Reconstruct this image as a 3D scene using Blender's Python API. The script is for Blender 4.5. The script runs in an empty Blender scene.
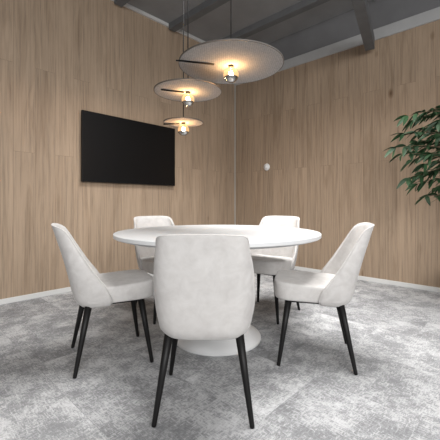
import bpy, bmesh, math, random
from mathutils import Vector, Matrix
random.seed(4)
PI = math.pi
S = bpy.context.scene
COL = S.collection
S.view_settings.view_transform = 'Standard'
S.view_settings.look = 'None'

# ---------------------------------------------------------------- helpers
def link(name, bm, mat, parent=None, smooth=True, bevel=0, sub=0):
    bmesh.ops.recalc_face_normals(bm, faces=bm.faces[:])
    me = bpy.data.meshes.new(name)
    bm.to_mesh(me); bm.free()
    if smooth:
        for p in me.polygons: p.use_smooth = True
    me.materials.append(mat)
    o = bpy.data.objects.new(name, me); COL.objects.link(o)
    if parent: o.parent = parent
    if bevel:
        b = o.modifiers.new('bevel', 'BEVEL'); b.width = bevel; b.segments = 2; b.limit_method = 'ANGLE'
    if sub:
        s = o.modifiers.new('sub', 'SUBSURF'); s.levels = sub; s.render_levels = sub
    return o

def thing(name, label, cat, loc=(0, 0, 0), rz=0, group=None):
    o = bpy.data.objects.new(name, None); COL.objects.link(o)
    o.empty_display_size = .1
    o.location = loc; o.rotation_euler = (0, 0, rz)
    o['label'] = label; o['category'] = cat
    if group: o['group'] = group
    return o

def box(bm, x0, x1, y0, y1, z0, z1):
    v = [bm.verts.new((x, y, z)) for z in (z0, z1) for y in (y0, y1) for x in (x0, x1)]
    for f in ((0, 1, 3, 2), (4, 6, 7, 5), (0, 4, 5, 1), (2, 3, 7, 6), (0, 2, 6, 4), (1, 5, 7, 3)):
        bm.faces.new([v[i] for i in f])

def lathe(bm, prof, n=48, c=(0, 0, 0)):
    rings = []
    for r, z in prof:
        if r < 1e-6: rings.append([bm.verts.new((c[0], c[1], c[2] + z))])
        else: rings.append([bm.verts.new((c[0] + r * math.cos(2 * PI * i / n), c[1] + r * math.sin(2 * PI * i / n), c[2] + z)) for i in range(n)])
    for a, b in zip(rings, rings[1:]):
        for i in range(n):
            j = (i + 1) % n
            if len(a) == 1 and len(b) == 1: continue
            if len(a) == 1: bm.faces.new((a[0], b[i], b[j]))
            elif len(b) == 1: bm.faces.new((a[i], a[j], b[0]))
            else: bm.faces.new((a[i], a[j], b[j], b[i]))

def tube(bm, pts, rads, n=10):
    pts = [Vector(p) for p in pts]
    rings = []
    up = Vector((0, 0, 1))
    for i, p in enumerate(pts):
        t = (pts[min(i + 1, len(pts) - 1)] - pts[max(i - 1, 0)]).normalized()
        a = t.cross(up)
        if a.length < 1e-3: a = Vector((1, 0, 0))
        a.normalize(); b = t.cross(a).normalized()
        r = rads[i] if isinstance(rads, (list, tuple)) else rads
        rings.append([bm.verts.new(p + a * r * math.cos(2 * PI * k / n) + b * r * math.sin(2 * PI * k / n)) for k in range(n)])
    for a, b in zip(rings, rings[1:]):
        for k in range(n):
            bm.faces.new((a[k], a[(k + 1) % n], b[(k + 1) % n], b[k]))
    bm.faces.new(rings[0][::-1]); bm.faces.new(rings[-1])

# ---------------------------------------------------------------- materials
class M:
    def __init__(s, name):
        s.m = bpy.data.materials.new(name); s.m.use_nodes = True
        s.t = s.m.node_tree; s.b = s.t.nodes['Principled BSDF']
    def n(s, typ, **kw):
        nd = s.t.nodes.new(typ)
        for k, v in kw.items():
            if k.startswith('_'): setattr(nd, k[1:], v)
            else: nd.inputs[k.replace('__', ' ')].default_value = v
        return nd
    def l(s, a, b): s.t.links.new(a, b)
    def mapping(s, scale, rot=(0, 0, 0)):
        tc = s.n('ShaderNodeTexCoord'); mp = s.n('ShaderNodeMapping')
        mp.inputs['Scale'].default_value = scale; mp.inputs['Rotation'].default_value = rot
        s.l(tc.outputs['Object'], mp.inputs['Vector']); return mp.outputs['Vector']
    def noise(s, vec, scale, detail=4, rough=.5, dist=0):
        nd = s.n('ShaderNodeTexNoise'); nd.inputs['Scale'].default_value = scale
        nd.inputs['Detail'].default_value = detail; nd.inputs['Roughness'].default_value = rough
        nd.inputs['Distortion'].default_value = dist
        s.l(vec, nd.inputs['Vector']); return nd.outputs['Fac']
    def ramp(s, fac, stops, interp='LINEAR'):
        nd = s.n('ShaderNodeValToRGB'); nd.color_ramp.interpolation = interp
        e = nd.color_ramp.elements
        while len(e) < len(stops): e.new(.5)
        for el, (p, c) in zip(e, stops):
            el.position = p; el.color = (c, c, c, 1) if isinstance(c, (int, float)) else (*c, 1)
        s.l(fac, nd.inputs['Fac']); return nd.outputs['Color']
    def mix(s, a, b, fac=1.0, mode='MULTIPLY'):
        nd = s.n('ShaderNodeMix'); nd.data_type = 'RGBA'; nd.blend_type = mode
        for sock, v in ((nd.inputs[6], a), (nd.inputs[7], b), (nd.inputs[0], fac)):
            if isinstance(v, (int, float)): sock.default_value = v
            elif isinstance(v, tuple): sock.default_value = (*v, 1)
            else: s.l(v, sock)
        return nd.outputs[2]
    def bump(s, h, strength, dist=.01):
        nd = s.n('ShaderNodeBump'); nd.inputs['Strength'].default_value = strength; nd.inputs['Distance'].default_value = dist
        s.l(h, nd.inputs['Height']); s.l(nd.outputs['Normal'], s.b.inputs['Normal'])

def plain(name, col, rough=.5, metal=0, var=.06, scale=8, spec=.5):
    m = M(name)
    nf = m.noise(m.mapping((1, 1, 1)), scale)
    c = m.ramp(nf, [(.3, tuple(x * (1 - var) for x in col)), (.7, tuple(min(1, x * (1 + var)) for x in col))])
    m.l(c, m.b.inputs['Base Color'])
    m.b.inputs['Roughness'].default_value = rough; m.b.inputs['Metallic'].default_value = metal
    m.b.inputs['Specular IOR Level'].default_value = spec
    return m.m

def wood_wall(name, tint):
    m = M(name)
    tc = m.n('ShaderNodeTexCoord'); sep = m.n('ShaderNodeSeparateXYZ'); m.l(tc.outputs['Object'], sep.inputs[0])
    cmb = m.n('ShaderNodeCombineXYZ'); m.l(sep.outputs['Z'], cmb.inputs['X']); m.l(sep.outputs['X'], cmb.inputs['Y'])
    br = m.n('ShaderNodeTexBrick'); m.l(cmb.outputs[0], br.inputs['Vector'])
    br.inputs['Scale'].default_value = 1; br.inputs['Brick Width'].default_value = 2.3; br.inputs['Row Height'].default_value = .19
    br.inputs['Mortar Size'].default_value = .0016; br.inputs['Mortar Smooth'].default_value = .3
    br.inputs['Color1'].default_value = (.88, .88, .88, 1); br.inputs['Color2'].default_value = (1, 1, 1, 1); br.inputs['Mortar'].default_value = (.64, .62, .60, 1)
    br.offset = .37
    add = m.n('ShaderNodeVectorMath', _operation='MULTIPLY_ADD')
    m.l(br.outputs['Color'], add.inputs[0]); add.inputs[1].default_value = (31, 17, 23); m.l(tc.outputs['Object'], add.inputs[2])
    def mp_(sz):
        mp = m.n('ShaderNodeMapping'); mp.inputs['Scale'].default_value = (1, 1, sz); m.l(add.outputs[0], mp.inputs['Vector']); return mp.outputs[0]
    g1 = m.noise(mp_(.025), 65, 8, .7, .2)
    g2 = m.noise(mp_(.10), 8, 4, .6, 1.3)
    c = m.ramp(g1, [(.32, tuple(x * .69 for x in tint)), (.5, tint), (.70, tuple(min(1, x * 1.17) for x in tint))])
    c = m.mix(c, m.ramp(g2, [(.28, (.76, .735, .71)), (.5, (.98, .98, .98)), (.8, (1.0, 1.0, 1.0))]))
    kn = m.n('ShaderNodeTexVoronoi'); kn.inputs['Scale'].default_value = 2.0
    m.l(mp_(.5), kn.inputs['Vector'])
    c = m.mix(c, m.ramp(kn.outputs['Distance'], [(.0, (.32, .25, .19)), (.03, (.62, .56, .50)), (.07, (1, 1, 1))]))
    c = m.mix(c, br.outputs['Color'])
    m.l(c, m.b.inputs['Base Color']); m.b.inputs['Roughness'].default_value = .55
    m.b.inputs['Specular IOR Level'].default_value = .25
    m.bump(br.outputs['Fac'], -.3, .003)
    return m.m

def carpet():
    m = M('carpet')
    v = m.mapping((1, 1, 1))
    br = m.n('ShaderNodeTexBrick'); m.l(v, br.inputs['Vector'])
    br.inputs['Scale'].default_value = 1; br.inputs['Brick Width'].default_value = .5; br.inputs['Row Height'].default_value = .5
    br.inputs['Mortar Size'].default_value = .001; br.offset = .5
    br.inputs['Color1'].default_value = (0, 0, 0, 1); br.inputs['Color2'].default_value = (1, 1, 1, 1); br.inputs['Mortar'].default_value = (.0, .0, .0, 1)
    add = m.n('ShaderNodeVectorMath', _operation='MULTIPLY_ADD')
    m.l(br.outputs['Color'], add.inputs[0]); add.inputs[1].default_value = (7.3, 4.1, 0); m.l(v, add.inputs[2])
    mid = m.noise(add.outputs[0], 5.0, 4, .7, .2)
    def st(sx, sy, sc):
        mp = m.n('ShaderNodeMapping'); mp.inputs['Scale'].default_value = (sx, sy, 1); m.l(add.outputs[0], mp.inputs['Vector'])
        return m.noise(mp.outputs[0], sc, 6, .8, 0)
    f1 = st(1, 4.5, 28); f2 = st(4.5, 1, 28)
    mx = m.n('ShaderNodeMath', _operation='MAXIMUM'); m.l(f1, mx.inputs[0]); m.l(f2, mx.inputs[1])
    s2 = m.n('ShaderNodeMath', _operation='MULTIPLY_ADD'); m.l(mid, s2.inputs[0]); s2.inputs[1].default_value = .5; m.l(mx.outputs[0], s2.inputs[2])
    mr = m.n('ShaderNodeMapRange'); m.l(s2.outputs[0], mr.inputs['Value']); mr.inputs['From Min'].default_value = .68; mr.inputs['From Max'].default_value = .93
    c = m.ramp(mr.outputs[0], [(.0, (.24, .243, .25)), (.38, (.35, .353, .36)), (.52, (.50, .503, .51)), (1, (.62, .623, .63))])
    c = m.mix(c, m.ramp(br.outputs['Color'], [(0, (.78, .78, .785)), (1, (1, 1, 1))]))
    m.l(c, m.b.inputs['Base Color']); m.b.inputs['Roughness'].default_value = .95
    m.b.inputs['Specular IOR Level'].default_value = .12
    m.bump(m.noise(v, 260, 2), .3, .004)
    return m.m

def fabric():
    m = M('velvet')
    v = m.mapping((1, 1, 1))
    a = m.noise(v, 12, 5, .6, .8); b = m.noise(v, 30, 3, .5, .4)
    c = m.ramp(a, [(.32, (.49, .472, .46)), (.5, (.53, .513, .50)), (.68, (.57, .553, .54))])
    c = m.mix(c, m.ramp(b, [(.35, (.95, .945, .94)), (.65, (1, 1, 1))]))
    m.l(c, m.b.inputs['Base Color']); m.b.inputs['Roughness'].default_value = .85
    m.b.inputs['Specular IOR Level'].default_value = .2
    m.b.inputs['Sheen Weight'].default_value = .15; m.b.inputs['Sheen Roughness'].default_value = .35
    m.bump(m.noise(v, 300, 2), .1, .002)
    return m.m

def glow(name, col, st):
    m = M(name); m.b.inputs['Base Color'].default_value = (*col, 1)
    m.b.inputs['Emission Color'].default_value = (*col, 1); m.b.inputs['Emission Strength'].default_value = st
    return m.m

def felt():
    m = M('woven_felt'); v = m.mapping((1, 1, 1))
    a = m.noise(v, 120, 3, .6)
    c = m.ramp(a, [(.3, (.24, .248, .258)), (.7, (.36, .367, .378))])
    wv = m.n('ShaderNodeTexWave'); wv.inputs['Scale'].default_value = 24; wv.inputs['Distortion'].default_value = .4; m.l(v, wv.inputs['Vector'])
    c = m.mix(c, m.ramp(wv.outputs['Fac'], [(0, (.86, .86, .86)), (1, (1, 1, 1))]))
    m.l(c, m.b.inputs['Base Color']); m.b.inputs['Roughness'].default_value = .95; m.b.inputs['Specular IOR Level'].default_value = .1
    tr = m.n('ShaderNodeBsdfTranslucent'); m.l(c, tr.inputs['Color'])
    mx = m.n('ShaderNodeMixShader'); mx.inputs[0].default_value = .12
    out = m.t.nodes['Material Output']
    m.l(m.b.outputs[0], mx.inputs[1]); m.l(tr.outputs[0], mx.inputs[2]); m.l(mx.outputs[0], out.inputs[0])
    return m.m

def thin_glass():
    m = M('bulb_glass')
    tr = m.n('ShaderNodeBsdfTransparent'); tr.inputs['Color'].default_value = (1, .9, .76, 1)
    gl = m.n('ShaderNodeBsdfGlossy'); gl.inputs['Roughness'].default_value = .05; gl.inputs['Color'].default_value = (1, .9, .8, 1)
    mx = m.n('ShaderNodeMixShader'); mx.inputs[0].default_value = .12
    em = m.n('ShaderNodeEmission'); em.inputs['Color'].default_value = (1, .62, .30, 1); em.inputs['Strength'].default_value = .4
    ad = m.n('ShaderNodeAddShader')
    m.l(tr.outputs[0], mx.inputs[1]); m.l(gl.outputs[0], mx.inputs[2]); m.l(mx.outputs[0], ad.inputs[0]); m.l(em.outputs[0], ad.inputs[1])
    m.l(ad.outputs[0], m.t.nodes['Material Output'].inputs[0]); return m.m

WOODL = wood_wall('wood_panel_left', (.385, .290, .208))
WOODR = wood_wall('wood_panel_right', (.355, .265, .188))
CARPET = carpet(); FAB = fabric()
BLACKWOOD = plain('black_wood', (.006, .0055, .0055), .5, spec=.25)
WHITE = plain('white_lacquer', (.61, .615, .62), .45, var=.01, spec=.35)
BASEM = plain('base_lacquer', (.72, .72, .72), .4, var=.01)
TRIM = plain('white_trim', (.60, .60, .59), .5, var=.02)
STRIP = plain('grey_strip', (.40, .385, .36), .5, var=.02)
BAND = plain('grey_band', (.38, .38, .38), .6, var=.04)
DARK = plain('grey_ceiling', (.24, .243, .248), .85, var=.1, scale=3)
UPPER = plain('dark_upper_wall', (.15, .15, .155), .85, var=.1, scale=3)
BEAM = plain('beam_paint', (.12, .123, .128), .7, var=.1)
TVF = plain('tv_bezel', (.004, .004, .0045), .5, spec=.2)
TVS = plain('tv_screen', (.003, .003, .0035), .35, spec=.3)
CABLE = plain('black_metal', (.010, .010, .010), .6, spec=.2)
FELT = felt()
RIM = plain('dark_rim', (.07, .062, .055), .6)
CHROME = plain('chrome', (.42, .415, .41), .12, metal=1, var=.01)
BRASS = plain('dark_socket', (.02, .018, .016), .6, metal=0, spec=.2)
GLASS = thin_glass()
FIL = glow('filament', (1, .60, .29), 380)
LEAF = plain('leaf_green', (.017, .047, .018), .55, var=.65, scale=6, spec=.3)
BARK = plain('bark', (.12, .08, .05), .8, var=.2, scale=30)
POT = plain('pot_ceramic', (.18, .18, .18), .6)
SOIL = plain('soil', (.03, .02, .015), .95, var=.4, scale=60)

# ---------------------------------------------------------------- room
CN = Vector((.25, 5.5, 0)); A = Vector((-.690, -.723, 0)).normalized()
B = Vector((.723, -.690, 0)).normalized()
angA = math.atan2(A.y, A.x); angB = math.atan2(B.y, B.x)
def struct(name, bm, mat, label=None, loc=CN, rz=angB, smooth=False, **k):
    o = link(name, bm, mat, smooth=smooth, **k); o.location = loc; o.rotation_euler = (0, 0, rz); o['kind'] = 'structure'
    if label: o['label'] = label
    return o
HC = 3.37
bm = bmesh.new(); box(bm, -.15, 8, -9, .15, -.1, 0); struct('floor', bm, CARPET)
bm = bmesh.new(); box(bm, -.15, 8, -9, .15, HC + .01, HC + .15); struct('ceiling', bm, DARK)
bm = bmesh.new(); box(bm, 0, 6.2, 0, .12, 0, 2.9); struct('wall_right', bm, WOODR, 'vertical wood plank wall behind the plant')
bm = bmesh.new(); box(bm, 0, 6.2, .0, .12, 3.03, HC + .01); struct('wall_upper', bm, UPPER, 'dark strip above the pale band')
bm = bmesh.new(); box(bm, 0, 6.2, -.02, .12, 2.9, 3.03); struct('trim_2', bm, BAND, 'pale grey band along the top of right wood wall', bevel=.004)
bm = bmesh.new(); box(bm, 0, 7.5, 0, .12, 0, HC - .02)
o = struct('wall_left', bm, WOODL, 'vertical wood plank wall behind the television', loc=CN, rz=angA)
lyA = Vector((-A.y, A.x, 0))
o.location = CN if lyA.dot(B) < 0 else CN - B * .12
bm = bmesh.new(); box(bm, .0, 6.2, -.014, 0, 0, .050); struct('baseboard_right', bm, TRIM, bevel=.003)
bm = bmesh.new(); box(bm, 0, .014, -7.5, 0, 0, .050); struct('baseboard_left', bm, TRIM, bevel=.003)
bm = bmesh.new(); box(bm, 0, .013, -.013, 0, .050, 2.9); struct('trim_1', bm, STRIP, 'thin pale vertical strip in the corner between wood walls')
bm = bmesh.new(); box(bm, 0, .03, -7.5, 0, HC - .03, HC + .01); struct('trim_3', bm, TRIM, 'white edge strip along top of left wall')
k = 4
for i, u in enumerate((.55, 1.35, 2.15, 2.95)):
    bm = bmesh.new(); box(bm, .03, 6.2, -u - .05, -u + .05, HC - .07, HC + .01); struct('trim_%d' % k, bm, BEAM, 'grey ceiling beam parallel to the right wall'); k += 1
def P(px, py, d): return Vector(((px - 220) / 330 * d, d, .95 + (203 - py) / 330 * d))
e1 = P(370, 50, 3.91); dr = Vector((188 / 330, 1, 0)).normalized()
bm = bmesh.new(); box(bm, -.05, .05, -4, 0, 0, .14)
o = link('trim_%d' % k, bm, BEAM, smooth=False); o.location = (e1.x, e1.y, e1.z); o.rotation_euler = (0, 0, -math.atan2(dr.x, dr.y)); o['kind'] = 'structure'; o['label'] = 'oblique dark beam under the ceiling'

# ---------------------------------------------------------------- television
c = CN + A * ((2.59 + 1.31) / 2)
tv = thing('television', 'large black flat screen television mounted on the left wood wall', 'television', (c.x, c.y, 1.185), angA)
s = -1 if lyA.dot(B) < 0 else 1
def by(bm, x0, x1, y0, y1, z0, z1): box(bm, x0, x1, min(s * y0, s * y1), max(s * y0, s * y1), z0, z1)
bm = bmesh.new(); by(bm, -.25, .25, .001, .025, .2, .58); link('wall_mount', bm, CABLE, tv, False)
bm = bmesh.new(); by(bm, -.64, .64, .022, .055, 0, .78); link('housing', bm, TVF, tv, False, bevel=.003)
bm = bmesh.new(); by(bm, -.632, .632, .052, .0565, .016, .772); link('screen', bm, TVS, tv, False)

w = CN + B * .649
sw = thing('wall_sensor', 'small round white device on right wood wall near the corner', 'wall device', (w.x, w.y, 1.5), angB)
bm = bmesh.new(); lathe(bm, [(0, 0), (.052, 0), (.055, .008), (.05, .018), (0, .02)], 32)
bmesh.ops.rotate(bm, verts=bm.verts, cent=(0, 0, 0), matrix=Matrix.Rotation(PI / 2, 3, 'X')); link('plate', bm, BASEM, sw)
bm = bmesh.new(); lathe(bm, [(0, .018), (.03, .018), (.028, .034), (0, .038)], 32)
bmesh.ops.rotate(bm, verts=bm.verts, cent=(0, 0, 0), matrix=Matrix.Rotation(PI / 2, 3, 'X')); link('knob', bm, BASEM, sw)

# ---------------------------------------------------------------- table
TC = Vector((-.018, 2.34, 0)); R = .705
tb = thing('round_table', 'large round white dining table on a flared pedestal', 'table', TC)
bm = bmesh.new(); lathe(bm, [(0, .710), (R - .05, .710), (R - .008, .722), (R, .728), (R, .747), (R - .003, .75), (0, .75)], 128)
link('tabletop', bm, WHITE, tb, True).modifiers.new('e', 'EDGE_SPLIT').split_angle = .5
bm = bmesh.new(); lathe(bm, [(.22, .710), (.22, .703), (.13, .685), (.09, .64), (.07, .52), (.068, .40), (.08, .28), (.11, .19), (.155, .125), (.21, .080), (.265, .048), (.298, .028), (.303, .02)], 96)
link('pedestal', bm, BASEM, tb)
bm = bmesh.new(); lathe(bm, [(0, 0), (.300, 0), (.306, .005), (.306, .016), (.300, .021), (0, .022)], 96)
link('base_plate', bm, BASEM, tb).modifiers.new('e', 'EDGE_SPLIT').split_angle = .7

# ---------------------------------------------------------------- chair
def spl(t, tab):
    for i, ((a, x), (b, y)) in enumerate(zip(tab, tab[1:])):
        if t <= b:
            k = (t - a) / (b - a)
            x0 = tab[max(i - 1, 0)]; x3 = tab[min(i + 2, len(tab) - 1)]
            m0 = (y - x0[1]) / (b - x0[0]) * (b - a); m1 = (x3[1] - x) / (x3[0] - a) * (b - a)
            return (2*k**3 - 3*k*k + 1) * x + (k**3 - 2*k*k + k) * m0 + (-2*k**3 + 3*k*k) * y + (k**3 - k*k) * m1
    return tab[-1][1]
def make_chair(label, loc, rz):
    t = thing('upholstered_chair', label, 'chair', loc, rz, 'pale upholstered chairs around the round table')
    bm = bmesh.new(); N = 24; rings = []
    Z0 = .352
    edge_pts = []
    lev = [0, .012, .04, .09, .16, .24, .33, .43, .53, .63, .73, .83, .91, .96, .985, 1.0]
    for v in lev:
        w = spl(v, [(0, .190), (.025, .206), (.10, .221), (.3, .231), (.55, .226), (.8, .211), (1, .192)])
        yb = spl(v, [(0, -.178), (.08, -.212), (.3, -.236), (.6, -.272), (1, -.330)])
        d = spl(v, [(0, .16), (.1, .20), (.30, .182), (.5, .145), (.75, .115), (1, .092)])
        th = spl(v, [(0, .030), (.3, .032), (.7, .028), (1, .022)])
        if v >= .98: th *= .85
        if v == 1.0: th *= .7
        out = []; inn = []
        def cur(u):
            return Vector((w * math.sin(u * PI / 2 * .97), yb + d * abs(u) ** 3.2))
        for i in range(N + 1):
            u = -1 + 2 * i / N
            p = cur(u); q = (cur(min(u + .01, 1)) - cur(max(u - .01, -1))).normalized()
            nn = Vector((-q.y, q.x))
            zt = .826 - .020 * abs(u) ** 3 - .040 * abs(u) ** 10
            zb = Z0 + .008 * abs(u) ** 4
            z = zb + (zt - zb) * v
            tt = th * (1 - .35 * abs(u) ** 4)
            out.append((p.x, p.y, z)); inn.append((p.x + nn.x * tt, p.y + nn.y * tt, z))
        if .03 < v < .97: edge_pts.append((out[0], out[-1]))
        elif v == 1.0: top_row = out
        rings.append([bm.verts.new(a) for a in out] + [bm.verts.new(a) for a in inn[::-1]])
    L = 2 * (N + 1)
    for a, b in zip(rings, rings[1:]):
        for i in range(L): bm.faces.new((a[i], a[(i + 1) % L], b[(i + 1) % L], b[i]))
    for r in (rings[0], rings[-1]):
        for i in range(N): bm.faces.new((r[i], r[i + 1], r[L - 2 - i], r[L - 1 - i]))
    back = link('backrest', bm, FAB, t, True, sub=1)
    bm = bmesh.new()
    path = [e[0] for e in edge_pts] + [(p[0], p[1] + .002, p[2] - .001) for p in top_row[1:-1]] + [e[1] for e in edge_pts[::-1]]
    tube(bm, path, .0030, 8); link('piping', bm, FAB, back)
    bm = bmesh.new(); n = 56; rings = []
    for sc, z in ((.5, .376), (.92, .377), (.975, .381), (.99, .391), (.997, .42), (1.0, .448), (.997, .463), (.985, .472), (.955, .477), (.75, .480), (.4, .481)):
        r = []
        for i in range(n):
            a = 2 * PI * i / n; cx, sy = math.cos(a), math.sin(a)
            x = math.copysign(abs(cx) ** .45, cx); y = math.copysign(abs(sy) ** .45, sy)
            wx = .213 - .006 * y
            yy = y * .218 + .03
            zz = z + (.010 * y if z > .44 else 0)
            r.append(bm.verts.new((x * wx * sc, .03 + (yy - .03) * sc, zz)))
        rings.append(r)
    for a, b in zip(rings, rings[1:]):
        for i in range(n): bm.faces.new((a[i], a[(i + 1) % n], b[(i + 1) % n], b[i]))
    bm.faces.new(rings[0]); bm.faces.new(rings[-1])
    link('seat', bm, FAB, t, True, sub=1)
    bm = bmesh.new(); box(bm, -.165, .165, -.15, .17, .362, .378); link('seat_frame', bm, BLACKWOOD, t, False, bevel=.004)
    for sx in (-1, 1):
        for sy in (-1, 1):
            bm = bmesh.new()
            tp = Vector((sx * .155, .01 + sy * .145, .382)); ft = Vector((sx * .209, sy * .212, 0))
            tube(bm, [ft, ft.lerp(tp, .02), ft.lerp(tp, .5), tp], [.0095, .0105, .0152, .0205], 14)
            link('leg', bm, BLACKWOOD, t)
    return t
def face(d): return math.atan2(d[1], d[0]) - PI / 2
make_chair('pale grey upholstered chair nearest the viewer, seen from behind, covering the table front', (-.068, 1.61, 0), face((.02, 1)))
make_chair('pale grey upholstered chair left of the table, seen side on facing right', (-.687, 2.07, 0), face((.903, .429)))
make_chair('pale grey upholstered chair right of the table, seen side on facing left', (.598, 2.08, 0), face((-.971, .245)))
make_chair('pale grey upholstered chair behind the table on the television side, mostly hidden by tabletop', (-.47, 2.88, 0), face((.588, -.809)))
make_chair('pale grey upholstered chair behind the table by the corner strip, its seat facing forward', (.41, 2.88, 0), face((-.588, -.809)))

# ---------------------------------------------------------------- pendants
def pendant(label, px, py, d, rad, rodang, rr):
    c = P(px, py, d)
    t = thing('pendant_lamp', label, 'pendant lamp', c, 0, 'disc pendant lamps over the table')
    bm = bmesh.new(); lathe(bm, [(0, -.003), (rad * .3, -.003), (rad * .6, -.003), (rad - .004, -.003), (rad - .004, .003), (0, .003)], 96)
    link('shade', bm, FELT, t).modifiers.new('e', 'EDGE_SPLIT').split_angle = .5
    bm = bmesh.new(); lathe(bm, [(rad - .005, -.004), (rad, -.004), (rad, .004), (rad - .005, .004), (rad - .005, -.004)], 96)
    link('rim', bm, RIM, t).modifiers.new('e', 'EDGE_SPLIT').split_angle = .5
    bm = bmesh.new(); lathe(bm, [(0, .03), (.012, .03), (.018, .015), (.018, -.012), (.015, -.016), (0, -.016)], 24)
    link('socket', bm, BRASS, t)
    k = 1.0 if rad > .3 else .9
    br = .052 * k; zc = -.016 - br * 1.0
    bm = bmesh.new()
    lathe(bm, [(.014 * k, -.014)] + [(br * math.sin(a), zc + br * math.cos(a)) for a in [x * PI / 2 / 8 for x in range(2, 11)]], 32)
    bl = link('bulb', bm, GLASS, t)
    bm = bmesh.new()
    lathe(bm, [(br * math.sin(a) * 1.01, zc + br * math.cos(a)) for a in [PI / 2 * 1.22 + x * PI / 2 * .78 / 8 for x in range(0, 9)]], 32)
    link('mirrored_crown', bm, CHROME, bl)['label'] = 'mirrored lower half of bulb'
    bm = bmesh.new(); q = .015 * k
    lathe(bm, [(0, zc + .006 + q * 1.3)] + [(q * math.sin(a), zc + .006 + q * 1.3 * math.cos(a)) for a in [x * PI / 8 for x in range(1, 8)]] + [(0, zc + .006 - q * 1.3)], 20)
    link('filament', bm, FIL, bl)['label'] = 'glowing amber filament'
    top = HC - c.z
    bm = bmesh.new(); tube(bm, [(0, 0, .02), (0, 0, top - .02)], .0038, 8); link('cable', bm, CABLE, t)
    bm = bmesh.new(); lathe(bm, [(0, top - .03), (.04, top - .03), (.045, top - .024), (.045, top + .008), (0, top + .008)], 32); link('canopy', bm, CABLE, t)
    dx, dy = math.cos(rodang), math.sin(rodang)
    bm = bmesh.new(); tube(bm, [(dx * rr[0], dy * rr[0], -.010), (dx * rr[1], dy * rr[1], -.010)], .005, 10); link('rod', bm, CABLE, t)
    return t
pendant('largest disc pendant lamp, hanging highest above the table', 231, 65, 2.25, .355, PI + .26, (.12, .375))
pendant('middle sized disc pendant lamp hanging between the largest and smallest ones', 188, 91.5, 2.45, .250, PI + .35, (.03, .2))
pendant('smallest disc pendant lamp, hanging lowest beside the television corner', 183.5, 122.5, 2.75, .165, PI - .1, (.03, .17))

# ---------------------------------------------------------------- plant
base = Vector((2.30, 2.92, 0))
pl = thing('potted_tree', 'tall green leafy plant standing by the right wood wall at the picture edge', 'plant', base)
bm = bmesh.new(); lathe(bm, [(0, 0), (.13, 0), (.14, .01), (.18, .34), (.18, .36), (.165, .36), (.16, .31), (0, .31)], 40); link('pot', bm, POT, pl)
bm = bmesh.new(); lathe(bm, [(0, .325), (.1, .328), (.162, .322), (.162, .30), (0, .30)], 30); link('soil', bm, SOIL, pl)
bm = bmesh.new(); tube(bm, [(0, 0, .3), (.01, .01, .8), (-.01, 0, 1.3), (0, 0, 1.75)], [.02, .017, .013, .006], 10)
tips = [P(408, 116, 2.8), P(396, 148, 2.75), P(408, 178, 2.85), P(426, 196, 2.8), P(428, 112, 2.9), P(418, 142, 2.95), P(404, 134, 3.0), P(438, 122, 2.7), P(436, 188, 3.0), P(412, 160, 3.0), P(424, 128, 2.85), P(432, 154, 2.6),
        P(402, 154, 2.9), P(414, 120, 2.95), P(422, 174, 2.9), P(436, 170, 2.8), P(426, 148, 3.0), P(434, 114, 3.0), P(418, 184, 2.9), P(416, 132, 2.7), P(426, 164, 2.75), P(434, 138, 2.9)]
for i in range(16):
    a = random.uniform(-2.9, -.7); r = random.uniform(.3, .5)
    tips.append(base + Vector((math.cos(a) * r, math.sin(a) * r, random.uniform(1.1, 1.85))))
lb = bmesh.new()
def leaf(p, d, Ln, W):
    d = d.normalized(); side = d.cross(Vector((0, 0, 1)))
    if side.length < .05: side = Vector((1, 0, 0))
    side.normalize(); side = (Matrix.Rotation(random.uniform(-1.0, 1.0), 3, d) @ side)
    nrm = side.cross(d).normalized(); prev = None
    for k in range(8):
        s_ = k / 7; w_ = W * (math.sin(PI * min(1, s_ * .95 + .03)) ** .75) * (1 - .25 * s_)
        q = p + d * Ln * s_ - Vector((0, 0, 1)) * Ln * .35 * s_ * s_
        row = [lb.verts.new(q - side * w_ + nrm * w_ * .25), lb.verts.new(q), lb.verts.new(q + side * w_ + nrm * w_ * .25)]
        if prev:
            for j in (0, 1): lb.faces.new((prev[j], prev[j + 1], row[j + 1], row[j]))
        prev = row
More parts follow.
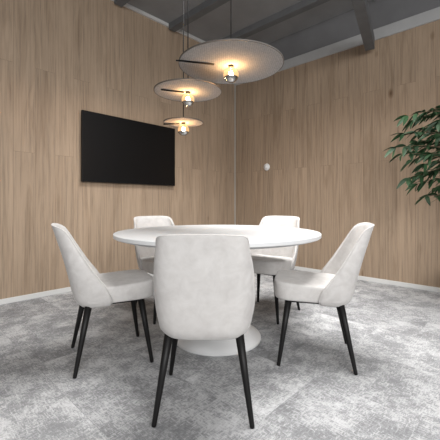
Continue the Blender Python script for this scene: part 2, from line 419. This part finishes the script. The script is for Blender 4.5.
for tip in tips:
    tl = tip - base
    z0 = min(1.7, max(.7, tl.z - random.uniform(.0, .2)))
    a = Vector((0, 0, z0)); mid = a.lerp(tl, .55) + Vector((0, 0, .12))
    pts = [a * ((1 - t) ** 2) + mid * (2 * t * (1 - t)) + tl * (t * t) for t in [i / 8 for i in range(9)]]
    tube(bm, pts, [.006 - .0045 * i / 8 for i in range(9)], 6)
    for i in range(3, 9):
        dd = (pts[i] - pts[i - 1]).normalized()
        for sg in (-1, 1, random.choice((-1, 1))):
            ang = sg * random.uniform(.3, 1.2)
            v = Matrix.Rotation(ang, 3, 'Z') @ dd; v.z += random.uniform(-.55, .4)
            leaf(pts[i], v, random.uniform(.085, .125), random.uniform(.016, .022))
    leaf(tl, dd + Vector((0, 0, -.2)), .12, .020)
link('trunk', bm, BARK, pl); link('foliage', lb, LEAF, pl)

# ---------------------------------------------------------------- light
wd = bpy.data.worlds.new('world'); S.world = wd; wd.use_nodes = True
wd.node_tree.nodes['Background'].inputs['Color'].default_value = (.95, .975, 1, 1)
wd.node_tree.nodes['Background'].inputs['Strength'].default_value = .52
def area(name, loc, tgt, sx, sy, e, col, spread=PI):
    l = bpy.data.lights.new(name, 'AREA'); l.shape = 'RECTANGLE'; l.size = sx; l.size_y = sy; l.energy = e; l.color = col; l.spread = spread
    o = bpy.data.objects.new(name, l); COL.objects.link(o); o.location = loc
    o.rotation_euler = (Vector(tgt) - Vector(loc)).to_track_quat('-Z', 'Y').to_euler()
area('daylight_back', (1.0, -2.2, 2.4), (0, 3, .3), 3.2, 1.5, 122, (1, .995, .985), 2.3)
area('overhead_fill', (.5, 2.3, 3.1), (.2, 2.6, 0), 1.6, 1.6, 92, (1, .985, .965), 2.0)  # added overhead light with no ceiling fixture; strengthens the shadow under the table

cam = bpy.data.cameras.new('camera'); co = bpy.data.objects.new('camera', cam); COL.objects.link(co)
co.location = (0, 0, .95); co.rotation_euler = (PI / 2, 0, 0)
cam.sensor_width = 36; cam.lens = 27; cam.shift_y = -17 / 440; cam.clip_start = .02
S.camera = co
